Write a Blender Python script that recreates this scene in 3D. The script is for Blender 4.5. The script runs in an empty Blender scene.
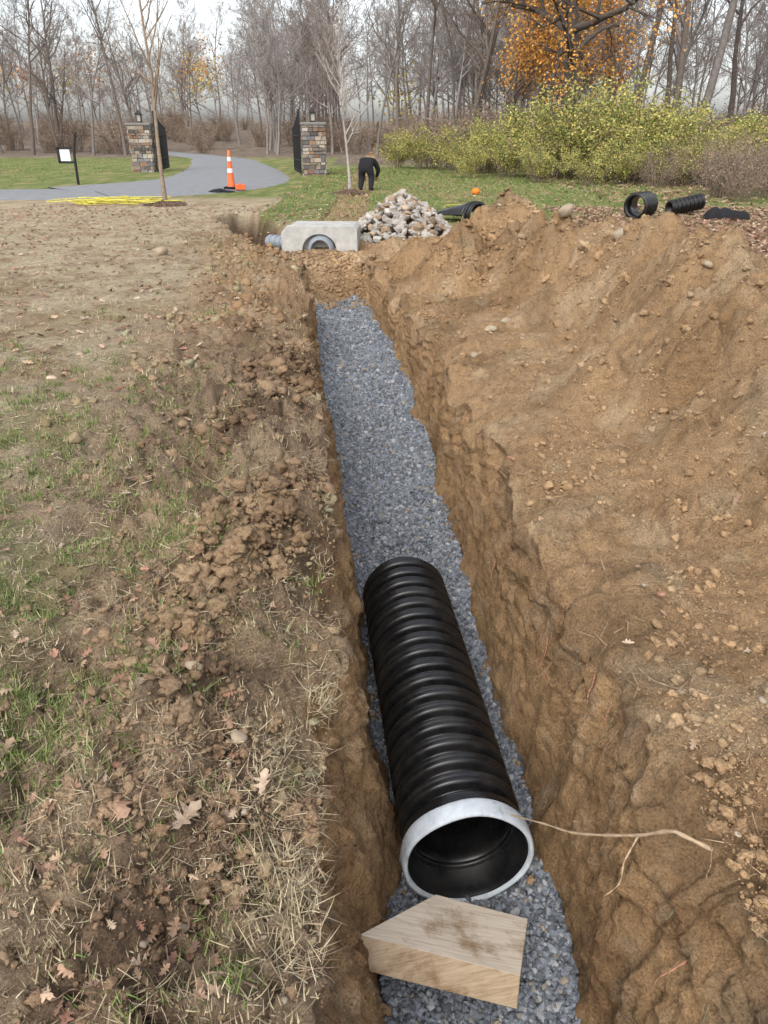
import bpy, bmesh, math, random
import numpy as np
from mathutils import Vector, Matrix
rng=np.random.default_rng(7); random.seed(7)
scene=bpy.context.scene
# ---------------------------------------------------------------- helpers
TAB=rng.random((256,256))*2-1
def vn(x,y,s=0):
    x=np.asarray(x,float)+s*17.31; y=np.asarray(y,float)+s*9.77
    xi=np.floor(x).astype(np.int64); yi=np.floor(y).astype(np.int64)
    fx=x-xi; fy=y-yi
    fx=fx*fx*fx*(fx*(fx*6-15)+10); fy=fy*fy*fy*(fy*(fy*6-15)+10)
    a=TAB[xi&255,yi&255]; b=TAB[(xi+1)&255,yi&255]; c=TAB[xi&255,(yi+1)&255]; d=TAB[(xi+1)&255,(yi+1)&255]
    return (a*(1-fx)+b*fx)*(1-fy)+(c*(1-fx)+d*fx)*fy
def fbm(x,y,f=1,o=4,s=0,g=.5):
    r=0;a=1;t=0
    x=np.asarray(x,float);y=np.asarray(y,float)
    for i in range(o):
        ca,sa=math.cos(.6*i+.3),math.sin(.6*i+.3)
        r=r+a*vn((x*ca-y*sa)*f,(x*sa+y*ca)*f,s+i*3.1); t+=a; a*=g; f*=2.03
    return r/t
def ss(a,b,x):
    t=np.clip((x-a)/(b-a),0,1); return t*t*(3-2*t)
def mk(name,V,F,mat=None,col=None,smooth=False,link=True,parent=None):
    V=np.asarray(V,np.float32); F=np.asarray(F,np.int32)
    me=bpy.data.meshes.new(name)
    m,k=F.shape
    me.vertices.add(len(V)); me.vertices.foreach_set('co',V.ravel())
    me.loops.add(m*k); me.loops.foreach_set('vertex_index',F.ravel())
    me.polygons.add(m); me.polygons.foreach_set('loop_start',np.arange(0,m*k,k,dtype=np.int32))
    try: me.polygons.foreach_set('loop_total',np.full(m,k,np.int32))
    except Exception: pass
    me.polygons.foreach_set('use_smooth',np.full(m,smooth,bool))
    me.update(calc_edges=True)
    if col is not None:
        a=me.color_attributes.new('Col','FLOAT_COLOR','POINT')
        c=np.ones((len(V),4),np.float32); c[:,:3]=col
        a.data.foreach_set('color',c.ravel())
    if mat: me.materials.append(mat)
    if not link: return me
    ob=bpy.data.objects.new(name,me); scene.collection.objects.link(ob)
    if parent: ob.parent=parent
    return ob
def addme(name,me,parent=None,loc=(0,0,0),rot=(0,0,0),sc=(1,1,1)):
    ob=bpy.data.objects.new(name,me); scene.collection.objects.link(ob)
    ob.location=loc; ob.rotation_euler=rot; ob.scale=sc
    if parent: ob.parent=parent
    return ob
def empty(name,loc=(0,0,0),rot=(0,0,0)):
    e=bpy.data.objects.new(name,None); scene.collection.objects.link(e); e.location=loc; e.rotation_euler=rot; return e
def eul(a,b,c):
    a,b,c=[np.asarray(v,float) for v in (a,b,c)]
    n=len(a); Z=np.zeros(n);O=np.ones(n)
    Rz=np.stack([np.stack([np.cos(a),-np.sin(a),Z],-1),np.stack([np.sin(a),np.cos(a),Z],-1),np.stack([Z,Z,O],-1)],1)
    Rx=np.stack([np.stack([O,Z,Z],-1),np.stack([Z,np.cos(b),-np.sin(b)],-1),np.stack([Z,np.sin(b),np.cos(b)],-1)],1)
    Ry=np.stack([np.stack([np.cos(c),Z,np.sin(c)],-1),np.stack([Z,O,Z],-1),np.stack([-np.sin(c),Z,np.cos(c)],-1)],1)
    return Rz@Rx@Ry
def inst(T,F,pos,R,S,col):
    V=np.einsum('nij,nvj->nvi',R,T[None]*S[:,None,:])+pos[:,None,:]
    n,v=len(pos),len(T)
    FF=(F[None]+(np.arange(n)*v)[:,None,None]).reshape(-1,F.shape[1])
    return V.reshape(-1,3),FF,np.repeat(col,v,axis=0)
def cat(parts):
    Vs=[];Fs=[];Cs=[];o=0
    for V,F,C in parts:
        Vs.append(V);Fs.append(F+o);Cs.append(C);o+=len(V)
    return np.concatenate(Vs),np.concatenate(Fs),np.concatenate(Cs)
def variants(temps,F,pos,R,S,col):
    parts=[]; idx=np.arange(len(pos))%len(temps)
    for i,T in enumerate(temps):
        m=idx==i
        if m.any(): parts.append(inst(T,F,pos[m],R[m],S[m],col[m]))
    return cat(parts)
def ico(sub):
    bm=bmesh.new(); bmesh.ops.create_icosphere(bm,subdivisions=sub,radius=1)
    V=np.array([v.co[:] for v in bm.verts]); F=np.array([[v.index for v in f.verts] for f in bm.faces]); bm.free(); return V,F
I1,F1=ico(1); I2,F2=ico(2); I3,F3=ico(3)
def lump(I,amp,f,seed):
    n=fbm(I[:,0]*f+seed*5+I[:,2]*1.7,I[:,1]*f+I[:,2]*2.1,1,3,seed)
    return I*(1+amp*n)[:,None]
def angular(seed):
    r=np.random.default_rng(seed); T=I1*(1+r.uniform(-.28,.28,(12,1)))
    return T*r.uniform(.65,1.15,3)
CUBE=np.array([[x,y,z] for x in(-.5,.5) for y in(-.5,.5) for z in(-.5,.5)])
CF=np.array([[0,1,3,2],[4,6,7,5],[0,4,5,1],[2,3,7,6],[0,2,6,4],[1,5,7,3]])
# ---------------------------------------------------------------- materials
def newmat(name):
    m=bpy.data.materials.new(name); m.use_nodes=True; nt=m.node_tree; b=nt.nodes['Principled BSDF']; return m,nt,b
def noise(nt,scale,detail=4,rough=.6):
    tc=nt.nodes.get('TC') or nt.nodes.new('ShaderNodeTexCoord'); tc.name='TC'
    n=nt.nodes.new('ShaderNodeTexNoise'); n.inputs['Scale'].default_value=scale; n.inputs['Detail'].default_value=detail; n.inputs['Roughness'].default_value=rough
    nt.links.new(tc.outputs['Object'],n.inputs['Vector']); return n
def ramp(nt,src,stops):
    r=nt.nodes.new('ShaderNodeValToRGB'); nt.links.new(src,r.inputs[0])
    e=r.color_ramp.elements
    while len(e)<len(stops): e.new(.5)
    for i,(p,c) in enumerate(stops):
        e[i].position=p; e[i].color=(c if len(c)==4 else (*c,1))
    return r
def mul(nt,a,b,f=1,mode='MULTIPLY'):
    m=nt.nodes.new('ShaderNodeMix'); m.data_type='RGBA'; m.blend_type=mode; m.inputs[0].default_value=f
    nt.links.new(a,m.inputs[6]); nt.links.new(b,m.inputs[7]); return m.outputs[2]
def bump(nt,b,srcs):
    prev=None
    for s,st,d in srcs:
        bp=nt.nodes.new('ShaderNodeBump'); bp.inputs['Strength'].default_value=st; bp.inputs['Distance'].default_value=d
        nt.links.new(s,bp.inputs['Height'])
        if prev: nt.links.new(prev,bp.inputs['Normal'])
        prev=bp.outputs['Normal']
    nt.links.new(prev,b.inputs['Normal'])
def mat_attr(name,rough=.9,var=.35,scale=40,bs=.4,bd=.004,spec=.2,detail=3):
    m,nt,b=newmat(name)
    a=nt.nodes.new('ShaderNodeAttribute'); a.attribute_name='Col'
    if var:
        n=noise(nt,scale,detail); r=ramp(nt,n.outputs['Fac'],[(.25,(1-var,)*3),(.75,(1+var,)*3)])
        nt.links.new(mul(nt,a.outputs['Color'],r.outputs[0]),b.inputs['Base Color'])
        if bs: bump(nt,b,[(n.outputs['Fac'],bs,bd)])
    else: nt.links.new(a.outputs['Color'],b.inputs['Base Color'])
    b.inputs['Roughness'].default_value=rough; b.inputs['Specular IOR Level'].default_value=spec
    return m
def mat_plain(name,col,rough=.6,var=.2,scale=20,bs=.1,bd=.003,spec=.4,metal=0):
    m,nt,b=newmat(name)
    n=noise(nt,scale); r=ramp(nt,n.outputs['Fac'],[(.3,tuple(c*(1-var) for c in col)),(.7,tuple(min(1,c*(1+var)) for c in col))])
    nt.links.new(r.outputs[0],b.inputs['Base Color']); b.inputs['Roughness'].default_value=rough
    b.inputs['Specular IOR Level'].default_value=spec; b.inputs['Metallic'].default_value=metal
    if bs: bump(nt,b,[(n.outputs['Fac'],bs,bd)])
    return m
# ground
MG,nt,b=newmat('soil_ground')
a=nt.nodes.new('ShaderNodeAttribute'); a.attribute_name='Col'
nA=noise(nt,16,5,.7); nB=noise(nt,100,5,.75)
rA=ramp(nt,nA.outputs['Fac'],[(.28,(.66,.64,.61)),(.5,(1,1,1)),(.75,(1.25,1.23,1.19))])
rB=ramp(nt,nB.outputs['Fac'],[(.3,(.50,.48,.45)),(.5,(1,1,1)),(.72,(1.5,1.47,1.4))])
c1=mul(nt,a.outputs['Color'],rA.outputs[0]); c2=mul(nt,c1,rB.outputs[0])
nt.links.new(c2,b.inputs['Base Color']); b.inputs['Roughness'].default_value=.95; b.inputs['Specular IOR Level'].default_value=.12
bump(nt,b,[(nA.outputs['Fac'],.8,.04),(nB.outputs['Fac'],1.0,.018)])
M_clod=mat_attr('soil_clod',.95,.4,100,.9,.008,.1,4)
M_stone=mat_attr('crushed_stone',.75,.25,90,0,.002,.3)
M_rock=mat_attr('rock',.85,.3,12,.5,.01,.25)
M_leaf=mat_attr('dead_leaf',.8,.25,60,0,0,.2)
M_blade=mat_attr('grass_blade',.8,0,50,0,0,.15)
M_fol=mat_attr('foliage',.75,0,4,0,0,.15)
M_bark=mat_attr('bark',.95,.3,9,0,.02,.1,2)
M_black,nt,b=newmat('black_hdpe')
n=noise(nt,6,8,.7); r=ramp(nt,n.outputs['Fac'],[(.45,(.007,.0073,.008)),(.75,(.024,.022,.020))])
nt.links.new(r.outputs[0],b.inputs['Base Color'])
r2=ramp(nt,n.outputs['Fac'],[(.3,(.20,)*3),(.75,(.45,)*3)]); nt.links.new(r2.outputs[0],b.inputs['Roughness']); b.inputs['Specular IOR Level'].default_value=.5
M_white,nt,b=newmat('white_collar')
n=noise(nt,11,6,.75); r=ramp(nt,n.outputs['Fac'],[(.35,(.60,.65,.69)),(.58,(.45,.495,.53)),(.73,(.25,.24,.21))])
nt.links.new(r.outputs[0],b.inputs['Base Color']); b.inputs['Roughness'].default_value=.6; b.inputs['Specular IOR Level'].default_value=.3
M_conc=mat_plain('concrete',(.42,.41,.38),.9,.2,7,.3,.01,.2)
M_asph=mat_plain('asphalt',(.22,.225,.23),.9,.12,3,.3,.01,.2)
M_iron=mat_plain('black_iron',(.012,.012,.013),.5,.2,30,0)
M_orange=mat_plain('orange_plastic',(.75,.14,.04),.5,.1,10,0)
M_refl=mat_plain('reflective_white',(.7,.7,.7),.4,.05,10,0)
M_cloth=mat_plain('black_cloth',(.013,.013,.016),.9,.3,40,.3)
M_jean=mat_plain('dark_trousers',(.016,.017,.022),.9,.3,40,.3)
M_skin=mat_plain('skin',(.35,.2,.14),.6,.1,20,0)
M_grey=mat_plain('grey_pvc',(.22,.24,.27),.6,.15,10,.1)
M_util=mat_plain('utility_green',(.10,.14,.12),.6,.1,8,.1)
M_yel=mat_plain('yellow_rope',(.6,.53,.08),.6,.2,20,0)
M_pump=mat_plain('pumpkin_skin',(.7,.2,.02),.6,.15,10,.1)
M_glass=mat_plain('lantern_glass',(.35,.33,.28),.2,.1,10,0)
# ---------------------------------------------------------------- terrain functions
def ip(y,xs,vs): return np.interp(y,xs,vs)
def botL(y): return ip(y,[-3,1,1.6,2.1,2.6,4.7,7.56,11.6,13],[.3,.05,-.01,.01,-.01,-.245,-.68,-1.14,-1.3])
def botR(y): return ip(y,[-3,1,2,4.7,7.56,9.2,11.6,13],[.9,.75,.71,.56,.34,.14,-.29,-.5])
def lipLs(y): return botL(y)-ip(y,[-3,2,5,8,11.6],[.19,.18,.15,.08,.06])
def lipRs(y): return botR(y)+ip(y,[-3,1.2,2,4,8,11.6],[.17,.16,.10,.05,.06,.1])
def zb(y): return ip(y,[-3,2,4.2,4.8,7.56,11.2,11.6,12.0,12.4,13],[-1.15,-1.15,-1.11,-1.07,-.82,-.64,-.50,-.17,-.05,-.03])
RID=np.array([[2.75,3.2,.58],[2.6,4.1,.85],[2.5,5.1,.98],[2.6,6.2,1.0],[2.5,7.4,.95],[2.15,8.7,.76],[1.8,9.9,.70],[1.55,10.7,.72]])
def seg(x,y,A,B):
    ax,ay=A[0],A[1]; dx,dy=B[0]-ax,B[1]-ay
    t=np.clip(((x-ax)*dx+(y-ay)*dy)/(dx*dx+dy*dy),0,1)
    return np.hypot(x-ax-t*dx,y-ay-t*dy),A[-1]+(B[-1]-A[-1])*t
def mound(x,y):
    z=0
    wx=x+.32*fbm(x,y,.9,4,5); wy=y+.32*fbm(x,y,.9,4,6)
    for i in range(len(RID)-1):
        d,h=seg(wx,wy,RID[i],RID[i+1]); w=1.12 if i<5 else .95
        h=h*(1+.2*fbm(wx*0+wy*.8,wy,1.1,2,7))
        z=np.maximum(z,h*(1-ss(0,w,d)*.5-.5*np.clip(d/w,0,1)))
    for cx,cy,h,w in [(1.72,10.7,.94,.95),(1.15,10.1,.66,.75),(.85,9.4,.34,.5),(2.6,9.3,.66,.7),(.75,11.2,.46,.6),(1.75,7.2,.46,.6),(1.65,5.0,.34,.5)]:
        d=np.hypot(wx-cx,wy-cy); z=np.maximum(z,h*np.clip(1-(d/w)**1.3,0,1))
    return z
PIT=[(-1.75,13.6),(-2.4,15.2),(-3.1,17.6)]
def pitd(x,y):
    d=9
    for i in range(2): d=np.minimum(d,seg(x,y,(*PIT[i],0),(*PIT[i+1],0))[0])
    return d
def zone(x,y):
    dl=lipLs(y)-x; dr=x-lipRs(y)
    left=ss(2.1+.7*fbm(x,y,.8,3,11),.8,dl)*(x<(lipLs(y)+lipRs(y))/2)
    right=ss(3.9,3.2,x-.05*y+.5*fbm(x,y,.9,3,12))*(x>=(lipLs(y)+lipRs(y))/2)
    right=right*ss(15.2,12.5,y+.8*fbm(x,y,.6,3,13)-.25*np.clip(x,0,4))
    left=left*ss(16.5,13,y)
    return left,right
def ridgeL(x,y):
    dl=lipLs(y)-x
    return np.exp(-((dl-.56-.28*fbm(0*x,y,.7,2,9))/.38)**2)*ss(1.1,1.9,y)*ss(10.5,5.5,y)*np.clip(.75+1.2*fbm(x,y,1.5,3,10),0,1.5)
def crumb(x,y,f,s):
    a=fbm(x,y,f,3,s,.55); return np.clip(1-np.abs(a)*2.6,-.2,1)
def H(x,y):
    x=np.asarray(x,float); y=np.asarray(y,float)
    l,r=zone(x,y); rough=np.clip(l+r,0,1)
    fade=ss(24,14,y)
    wx=x+.05*fbm(x,y,5,2,101); wy=y+.05*fbm(x,y,5,2,102)
    z=fbm(x,y,.55,3,1)*.05*fade
    pat=ss(-.25,.35,fbm(x,y,1.1,3,103))
    rl=ridgeL(x,y)
    z=z+rough*(fbm(wx,wy,2.3,5,2,.55)*.10*(1+.6*l)-.036*(.35+pat)*(1+.8*l)*crumb(wx,wy,4.5,3)-.022*(.4+pat)*(1+.6*l)*crumb(wx,wy,11,104)+fbm(wx,wy,22,4,4,.7)*.036*(.5+pat))
    z=z+(1-rough)*fade*(fbm(x,y,7,5,7,.6)*.03)
    z=z+.045*np.clip(-x-1.2,0,5)*ss(21,12,y)
    z=z+rl*(.20+.09*fbm(wx,wy,8,4,105,.6)-.075*crumb(wx,wy,6,106))
    z=z+.05*np.clip(x-lipRs(y),0,1.5)*ss(13,9,y)*(x>0)*r
    m=mound(x,y); mm=np.clip(m,0,.4)
    z=z+m+mm*(.36*fbm(x,y,2.2,5,14,.6)-.24*crumb(wx,wy,3.2,15)-.13*crumb(wx,wy,8,19))
    z=z+.2*np.exp(-((y-12.2)/.5)**2)*ss(-.6,.2,x)*ss(2.5,1,x)*(1+.9*fbm(x,y,3,3,18))
    z=z-.10*ss(11.6,12.2,y)*ss(13.6,13,y)*ss(.0,-.4,x)*ss(-2.2,-1.6,x)
    z=z-.55*ss(.5,.28,pitd(x,y)+.12*fbm(x,y,3,3,16))
    z=z+ss(70,190,y)*3.5
    return z
def soilcol(x,y):
    l,r=zone(x,y)
    tan=np.array([.375,.245,.135]); tan2=np.array([.285,.18,.094]); tan3=np.array([.445,.325,.20])
    brown=np.array([.225,.158,.105]); brown2=np.array([.335,.25,.167]); dry=np.array([.44,.365,.25]); green=np.array([.13,.17,.055]); litter=np.array([.27,.17,.11]); lawn=np.array([.14,.185,.055])
    n=fbm(x,y,1.3,5,21)[...,None]; n2=fbm(x,y,4,4,22)[...,None]; n3=fbm(x,y,11,3,23)[...,None]
    right=tan+(tan2-tan)*ss(-.05,.4,n)+(tan3-tan)*ss(0,.5,n2)*.8
    damp=ss(.1,.45,fbm(x,y,2.3,4,25))[...,None]; right=right*(1-.25*damp)
    left=brown+(brown2-brown)*ss(-.3,.35,n2)+(np.array([.38,.275,.175])-brown)*ss(.0,.4,n)*.7
    left=left+(right-left)*ss(5.,10.,y)[...,None]*.7
    left=left*(1-.28*np.clip(ridgeL(x,y),0,1)[...,None])
    dl=(lipLs(y)-x)
    c_dry=dry+(brown2-dry)*ss(-.15,.35,n2)*.9+(tan2*.95-dry)*ss(.15,.4,n)*.3
    g=ss(.0,.4,n+.4*n3+(ss(.6,1.2,dl)*ss(5.5,2.5,y)*.3)[...,None]-.10)
    c_dry=c_dry+(green-c_dry)*g*.7*(ss(7,3,y)[...,None]*.8+.2)
    c=np.where((x<(lipLs(y)+lipRs(y))/2)[...,None],c_dry+(left-c_dry)*l[...,None], litter+(right-litter)*r[...,None])
    lw=ss(14.8,17.5,y+.9*fbm(x,y,.5,3,24)-.35*np.clip(x-1,0,5)+.0*x)*(x>-2.8)+ss(22,24.,y-.0*x)*(x<=-2.8)
    lw=np.clip(lw,0,1)[...,None]*ss(11,7,x-.15*y)[...,None]
    cl=lawn+(np.array([.27,.26,.11])-lawn)*ss(-.1,.5,n2)+(np.array([.3,.22,.12])-lawn)*ss(.1,.4,n)*.6
    c=c+(cl-c)*lw
    wood=ss(42,50,y+.5*x*(x>0)-12*(x<-3))[...,None]; c=c+(np.array([.19,.15,.115])*(1+.6*n2+.3*n3)-c)*wood
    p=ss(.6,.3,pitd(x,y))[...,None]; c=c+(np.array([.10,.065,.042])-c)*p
    return np.clip(c,.01,1)
# ---------------------------------------------------------------- terrain mesh
ys=list(np.arange(-3,.7,.06)); y=.7
while y<16: ys.append(y); y+=.0055*y+.0033
while y<320: ys.append(y); y+=.022*y
ys=np.array(ys); R=len(ys)
d=[0.]
while d[-1]<300: d.append(d[-1]+.0085+.0125*d[-1])
d=np.array(d)
K=64; sW=np.linspace(0,1,K+2)[1:-1]; B=44
Y=ys[:,None]
wigL=(fbm(ys*0,ys,1.1,3,31)*.13+fbm(ys*0,ys,6,4,32)*.11)[:,None]*ss(13.5,12,Y)
wigR=(fbm(ys*0,ys,.9,3,33)*.16+fbm(ys*0,ys,5,4,34)*.13)[:,None]*ss(13.5,12,Y)
XL=lipLs(Y)-d[::-1][None]+wigL*np.exp(-d[::-1][None]/.3)
XR=lipRs(Y)+d[None]+wigR*np.exp(-d[None]/.3)
YL=np.repeat(Y,len(d),1)
openm=ss(12.6,11.7,Y)
def edge(dd,sd):
    k1=np.clip(fbm(ys*0,ys,2.2,4,sd)*2.4+.2,0,1)[:,None]
    return -(.03*np.exp(-dd/.03)+.24*k1*np.exp(-(dd/.15)**1.5))
ZL=H(XL,YL)+edge(d[::-1][None],36)*openm; ZR=H(XR,YL)+edge(d[None],37)*openm
zbY=zb(Y)
bl=botL(Y)+.25*wigL; br=botR(Y)+.3*wigR
s=sW[None]
def wall(lip,zlip,bot,sgn,seed):
    z=zlip+(zbY-zlip)*s
    prof=s**.8
    x=lip+(bot-lip)*prof
    YY=Y+0*z
    up_=1-ss(.15,.6,s)
    n=fbm(YY,z,2.2,4,seed)*.055+fbm(YY,z*.35,9,5,seed+1,.65)*.032+fbm(YY,z,26,4,seed+2,.7)*.024
    n=n+up_*(-.05*crumb(YY,z,6,seed+3)+.045*fbm(YY,z,12,4,seed+4,.65))
    scoop=.025*np.abs(vn(YY*1.7+z*.4,z*.15,seed+5))
    foot=.10*np.clip(fbm(YY,YY*0,2.5,4,seed+6)+.18,0,1)*np.exp(-((1-s)/.14)**2)
    x=x+sgn*((n+scoop)*np.sin(np.pi*np.clip(s,0,1))**.3+foot)*openm
    return x,z+fbm(YY,s*3,9,3,seed+7)*.012*openm
xw1,zw1=wall(XL[:,-1:],ZL[:,-1:],bl,1,41); xw2,zw2=wall(XR[:,:1],ZR[:,:1],br,-1,51)
xw2=xw2[:,::-1]; zw2=zw2[:,::-1]
u=np.linspace(0,1,B)[None]
xb=bl+(br-bl)*u; YB=Y+0*xb
def floorz(x,y): 
    uu=np.clip((x-botL(y))/(botR(y)-botL(y)),0,1)
    rp_=ss(11.3,11.9,y)
    return zb(y+rp_*.35*fbm(x,y,1.6,3,63))+.05*(np.abs(uu*2-1)**3)*ss(12,11,y)+fbm(x,y,2.2,3,61)*.02+rp_*(fbm(x,y,4,5,62,.6)*.12)+.035*np.exp(-((x-.3)**2+(y-1.72)**2)/.05)
zf=floorz(xb,YB)
X=np.concatenate([XL,xw1,xb,xw2,XR],1); Z=np.concatenate([ZL,zw1,zf,zw2,ZR],1); YY=np.repeat(Y,X.shape[1],1)
C=soilcol(X,YY)
nl=len(d)
wc=np.array([.445,.285,.15]); wd=np.array([.32,.198,.104])
def wcol(x,z):
    n=fbm(YY[:,:x.shape[1]],z,2.2,5,71)[...,None]; n2=fbm(YY[:,:x.shape[1]]*1.,z*.5,9,4,72,.6)[...,None]
    c=wc+(wd-wc)*ss(-.2,.4,n)+(np.array([.48,.35,.22])-wc)*ss(.1,.5,n2)*.6
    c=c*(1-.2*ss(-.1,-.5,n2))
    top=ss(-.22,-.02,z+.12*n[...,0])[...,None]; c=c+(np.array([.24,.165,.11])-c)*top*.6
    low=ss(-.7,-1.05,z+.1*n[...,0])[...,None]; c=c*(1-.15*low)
    return c
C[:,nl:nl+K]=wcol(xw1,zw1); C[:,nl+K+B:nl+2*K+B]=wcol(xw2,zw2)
gcol=np.array([.14,.158,.18]); 
C[:,nl+K:nl+K+B]=gcol+(np.array([.35,.24,.14])*(1+.4*fbm(xb,YB,4,4,5)[...,None])-gcol)*ss(11.3,11.5,YB+.25*fbm(xb,YB,3,2,5))[...,None]
V=np.stack([X,YY,Z],-1).reshape(-1,3); Wd=X.shape[1]
i=np.arange(R-1)[:,None]*Wd+np.arange(Wd-1)[None]
F=np.stack([i,i+1,i+1+Wd,i+Wd],-1).reshape(-1,4)
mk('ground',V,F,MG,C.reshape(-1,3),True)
# ---------------------------------------------------------------- gravel
def gravel():
    parts=[]
    temps=[angular(i) for i in range(8)]
    for y0,y1,n,sz in [(.6,3,20000,.0108),(3,5.2,14000,.0115),(5.2,8,17000,.013),(8,11.5,17000,.0155),(-2,.6,1500,.02)]:
        yy=rng.uniform(y0,y1,n); uu=rng.uniform(-.0,1.0,n)
        xx=botL(yy)+(botR(yy)-botL(yy))*uu
        keep=(yy<11.32+.25*fbm(xx,yy,3,2,5)); xx=xx[keep];yy=yy[keep];n=len(xx)
        S=(sz*rng.lognormal(0,.3,n))[:,None]*rng.uniform(.7,1.25,(n,3))
        zz=floorz(xx,yy)+rng.uniform(-.3,1.1,n)*sz
        v=rng.uniform(.55,1.55,n)[:,None]; c=np.array([.162,.178,.20])*v
        w=rng.random(n)<.08; c[w]=np.array([.36,.37,.38])
        w=rng.random(n)<.04; c[w]=np.array([.28,.24,.19])
        Rm=eul(rng.uniform(0,6.3,n),rng.uniform(0,6.3,n),rng.uniform(0,6.3,n))
        parts.append(variants(temps,F1,np.stack([xx,yy,zz],-1),Rm,S,c))
    V,F,C=cat(parts); mk('gravel',V,F,M_stone,C)
gravel()
# ---------------------------------------------------------------- clods
def clods():
    t1=[angular(i+200)*np.array([1,.9,.7]) for i in range(8)]
    t2=[lump(I2,.9,1.9,i+9)*np.array([1,.85,.65]) for i in range(8)]
    t3=[lump(I3,1.0,2.3,i+19)*np.array([1,.85,.6]) for i in range(8)]
    parts=[]
    for side,n in (('L',56000),('R',52000),('E',3000),('M',17000),('F',3200)):
        yy=np.exp(rng.uniform(math.log(.75),math.log(14),n))
        if side=='L': xx=lipLs(yy)-rng.exponential(.75,n)*(.5+.16*yy)
        elif side=='R': xx=lipRs(yy)+rng.exponential(1.2,n)*(.5+.2*yy)+.02
        if side=='M':
            yy=rng.uniform(2.5,12.2,n); xx=rng.uniform(.3,4,n); keep=rng.random(n)<np.clip(mound(xx,yy)*2,0,.8)*np.clip(fbm(xx,yy,1.3,3,82)*2.2+.35,.03,1)
        elif side=='F':
            yy=np.exp(rng.uniform(math.log(.9),math.log(11.3),n)); rt=rng.random(n)<.5; e_=rng.exponential(.04,n)
            xx=np.where(rt,botR(yy)-e_,botL(yy)+e_); keep=rng.random(n)<np.clip(fbm(yy*0,yy,2.5,3,83)*2.5+.5,.05,1)
        elif side=='E':
            yy=rng.uniform(11.2,12.6,n); xx=botL(yy)-.2+(botR(yy)-botL(yy)+.4)*rng.random(n); keep=np.ones(n,bool)
        else:
            l,r=zone(xx,yy); keep=rng.random(n)<np.clip(l+r,.03,1)*np.clip(fbm(xx,yy,1.7,3,81)*1.9+(.45 if side=='L' else .2)+.8*ridgeL(xx,yy)*(side=='L'),.05,1)
        xx=xx[keep];yy=yy[keep];n=len(xx)
        s=.0023*(1-rng.random(n))**(-.45)*(.6+.34*yy); s=np.minimum(s,.017+.0035*yy)
        if side=='R': s=s*.85
        if side=='L': s=s*(1+1.0*np.clip(ridgeL(xx,yy),0,1))
        if side=='M': s=np.clip(s*1.3,0,.06)
        if side=='F': s=np.minimum(s,.02)
        c=soilcol(xx,yy)*rng.uniform(.76,1.08,(n,1))
        if side=='F': c=np.array([.36,.245,.14])*rng.uniform(.6,1.1,(n,1))
        if side=='L': c=np.minimum(c,.30)*np.array([1,.93,.86])
        z=(H(xx,yy) if side not in 'EF' else floorz(xx,yy))+s*(.02 if side in 'RM' else (.12 if side!='F' else .6))
        Rm=eul(rng.uniform(0,6.3,n),rng.uniform(-.6,.6,n),rng.uniform(-.6,.6,n)); S=s[:,None]*rng.uniform(.7,1.3,(n,3))
        P=np.stack([xx,yy,z],-1); app=s/yy
        a=app<.005; bb=(~a)&(app<.012); cc=app>=.012
        if a.any(): parts.append(variants(t1,F1,P[a],Rm[a],S[a],c[a]))
        if bb.any(): parts.append(variants(t2,F2,P[bb],Rm[bb],S[bb],c[bb]))
        if cc.any(): parts.append(variants(t3,F3,P[cc],Rm[cc],S[cc],c[cc]))
    V,F,C=cat(parts); mk('soil_clods',V,F,M_clod,C,True)
clods()
def stones():
    P=[];S=[];C=[]
    hero=[(-.62,1.98,.03),(-.45,1.78,.028),(-.52,1.25,.025),(.98,7.0,.07),(1.15,7.2,.06),(2.3,7.6,.13),(2.0,8.9,.10),(.75,6.2,.04),(-.75,2.5,.03),(2.3,5.6,.04),(1.0,2.0,.02),(-1.2,10.5,.05),(-3.2,11.4,.12)]
    for x,y,s in hero: P.append((x,y,float(H(x,y))+s*.2));S.append((s,s*.8,s*.6));C.append((.34,.27,.19))
    for _ in range(50):
        y=math.exp(random.uniform(math.log(1),math.log(12))); sd=random.random()<.35
        x=float(lipLs(y))-random.expovariate(1/.8) if sd else float(lipRs(y))+random.uniform(0,3)
        s=random.uniform(.006,.013)*(1+.25*y)*.8; P.append((x,y,float(H(x,y))+s*.2));S.append((s,s*.8,s*.6));v=random.uniform(.8,1.2);C.append((.34*v,.28*v,.21*v))
    P=np.array(P);S=np.array(S);C=np.array(C);n=len(P)
    t=[lump(I2,.45,.9,i+40) for i in range(6)]
    V,F,Cc=variants(t,F2,P,eul(rng.uniform(0,6,n),rng.uniform(-.3,.3,n),rng.uniform(-.3,.3,n)),S,C); mk('field_stones',V,F,M_rock,Cc,True)
stones()
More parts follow.
